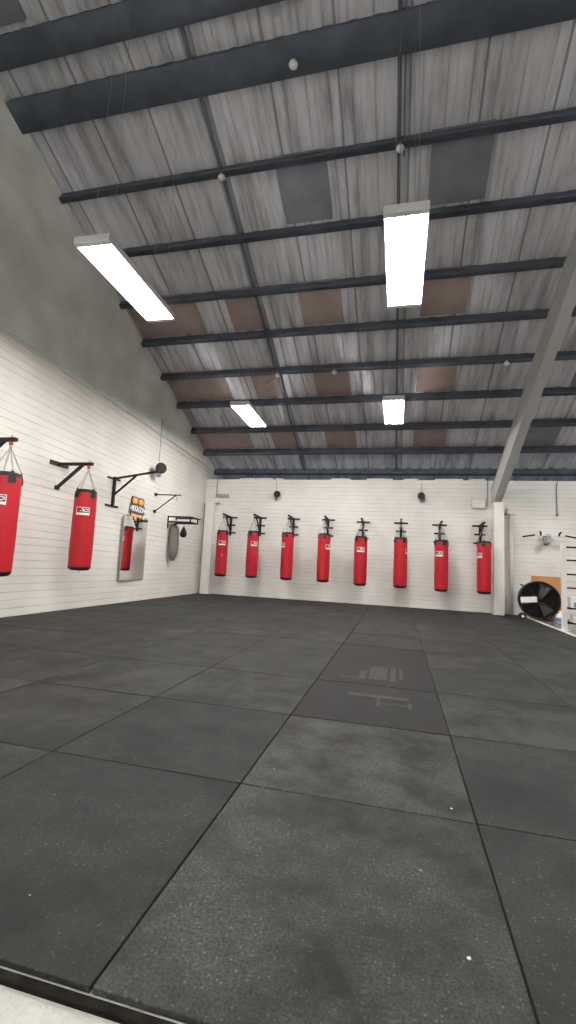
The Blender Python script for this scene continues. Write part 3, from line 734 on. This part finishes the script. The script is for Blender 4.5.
for s in (-1, 1):
    b = MB(); c = C0 + Vector((-.335 if s < 0 else -.335, s * .13 - .02, -.385))
    b.lathe([(.0, -.022), (.062, -.022), (.070, -.012), (.070, .012), (.062, .022), (.0, .022)], 24, R=Rf, c=c); w = b.build('wheel', M['black_rubber'], t)
    b = MB(); b.lathe([(.0, -.026), (.026, -.026), (.030, -.02), (.030, .02), (.026, .026), (.0, .026)], 16, R=Rf, c=c); b.build('wheel_hub', M['white_plastic'], w)
b = MB()
for s in (-1, 1):
    b.bar(C0 + Vector((-.335, s * .10 - .02, -.385)), C0 + Vector((-.25, s * .10, -.32)), .03, .06)
    b.tube([C0 + Vector((.05, s * .13, -.415)), C0 + Vector((.10, s * .13, -.440)), C0 + Vector((.25, s * .13, -.44)), C0 + Vector((.30, s * .13, -.30))], .013, 8)
b.tube([C0 + Vector((-.335, -.16, -.385)), C0 + Vector((-.335, .12, -.385))], .010, 8)
b.build('stand', M['black'], t)
b = MB(); b.tube([C0 + Vector((-.30, -.1, .285)), C0 + Vector((-.36, -.1, .33)), C0 + Vector((-.36, .1, .33)), C0 + Vector((-.30, .1, .285))], .012, 8); b.build('handle', M['black'], t)

# ------------------------------------------------------------------ rack with rungs at the right edge
t = thing('storage_rack', 'white upright storage rack with dark cross rails at the right edge', 'rack', (3.115, 9.93, -.02))
b = MB(); b.box((0, 0, .83), (.080, .080, 1.66)); b.box((0, 0, .008), (.14, .16, .016)); b.build('upright', M['white_paint'], t, bevel=.004)
b = MB(); b.box((1.1, 0, .83), (.080, .080, 1.66)); b.box((1.1, 0, .008), (.14, .16, .016)); b.build('upright', M['white_paint'], t, bevel=.004)
for z in (1.58, 1.33, 1.06, .80):
    b = MB(); b.tube([(.04, -.04, z), (1.06, -.04, z)], .017, 10); b.build('rail', M['black'], t)
b = MB(); b.box((.55, .0, .42), (1.03, .36, .025)); b.build('shelf', M['dark_wood'], t, bevel=.003)
b = MB(); b.box((.55, .02, .14), (1.03, .30, .03)); b.build('shelf', M['dark_wood'], t, bevel=.003)
t = thing('cardboard_box', 'white box with blue panel on the rack shelf at the right edge', 'box', (3.36, 9.93, .4125))
b = MB(); b.box((0, 0, .10), (.30, .26, .20)); b.build('box_body', M['white_plastic'], t, bevel=.006)
b = MB(); b.box((-.02, -.132, .06), (.20, .004, .09)); b.build('printed_panel', M['blue'], t)['label'] = 'blue printed panel'
t = thing('cardboard_box', 'pale carton with dark panel painted as shaded open front, on the lower rack shelf', 'box', (3.37, 9.93, .135))
b = MB(); b.box((0, 0, .075), (.26, .24, .15)); b.build('box_body', M['white_paint'], t, bevel=.006)
b = MB(); b.box((0, -.122, .08), (.14, .004, .08)); b.build('painted_dark_front', M['black'], t)  # flat dark panel paints the shaded inside of the carton
t = thing('plastic_sack', 'crumpled blue and white plastic sack on the floor between fan and rack', 'sack', (3.42, 11.1, -.018), .4); t.scale = (.8, .8, .8)
rs = random.Random(5)
b = MB(); b.lathe([(.02, .0), (.11, .01), (.13, .08), (.12, .17), (.09, .25), (.035, .29), (.05, .34), (.0, .33)], 18, wob=lambda a, z: 1 + .13 * math.sin(5 * a + 20 * z) + .06 * math.sin(11 * a)); b.build('sack_body', M['white_plastic'], t)
b = MB(); b.lathe([(.134, .06), (.139, .11), (.130, .16)], 18, wob=lambda a, z: 1 + .13 * math.sin(5 * a + 20 * z) + .06 * math.sin(11 * a)); b.build('printed_band', M['blue'], t)

# ------------------------------------------------------------------ small round fittings under the purlins
fit = [(-1.41, 4.89, 6.96, 'white round fitting under the big dark beam at the top middle'),
       (-2.73, 5.74, 6.60, 'white round fitting under the purlin left of the brightest light'),
       (-.10, 5.74, 6.60, 'white round fitting straight above the brightest light'),
       (-1.44, 9.32, 5.03, 'white round fitting left of the far middle light'),
       (2.0, 9.32, 5.03, 'white round fitting on a purlin just left of the painted rafter'),
       (-2.71, 9.34, 5.03, 'white round fitting with a loose wire above the far left light')]
P0 = None
for k, (x, y, z, lb) in enumerate(fit):
    # rest just under the nearest purlin
    yn = min((4.86, 5.84, 9.43), key=lambda q: abs(q - y)); zb = under(yn) 
    if P0 is None:
        P0 = thing('ceiling_fitting', lb, 'ceiling fitting', (0, 0, 0), 0, 'white round fittings under the purlins')
        b = MB(); b.lathe([(.0, -.085), (.03, -.082), (.052, -.065), (.058, -.045), (.052, -.025), (.03, -.010), (.0, -.008)], 16); b.build('globe', M['white_plastic'], P0)
        b = MB(); b.tube([(0, 0, -.014), (0, 0, .012)], .026, 12); b.build('base', M['white_paint'], P0); o = P0
    else: o = dup(P0, (0, 0, 0), 0, lb)
    o.location = (x, yn, zb + .0)
    if k == 5:
        b = MB(); b.tube([(0, 0, -.02), (-.05, 0, -.14), (-.16, 0, -.24), (-.26, 0, -.28)], .005, 6); b.build('loose_wire', M['white_plastic'], o)
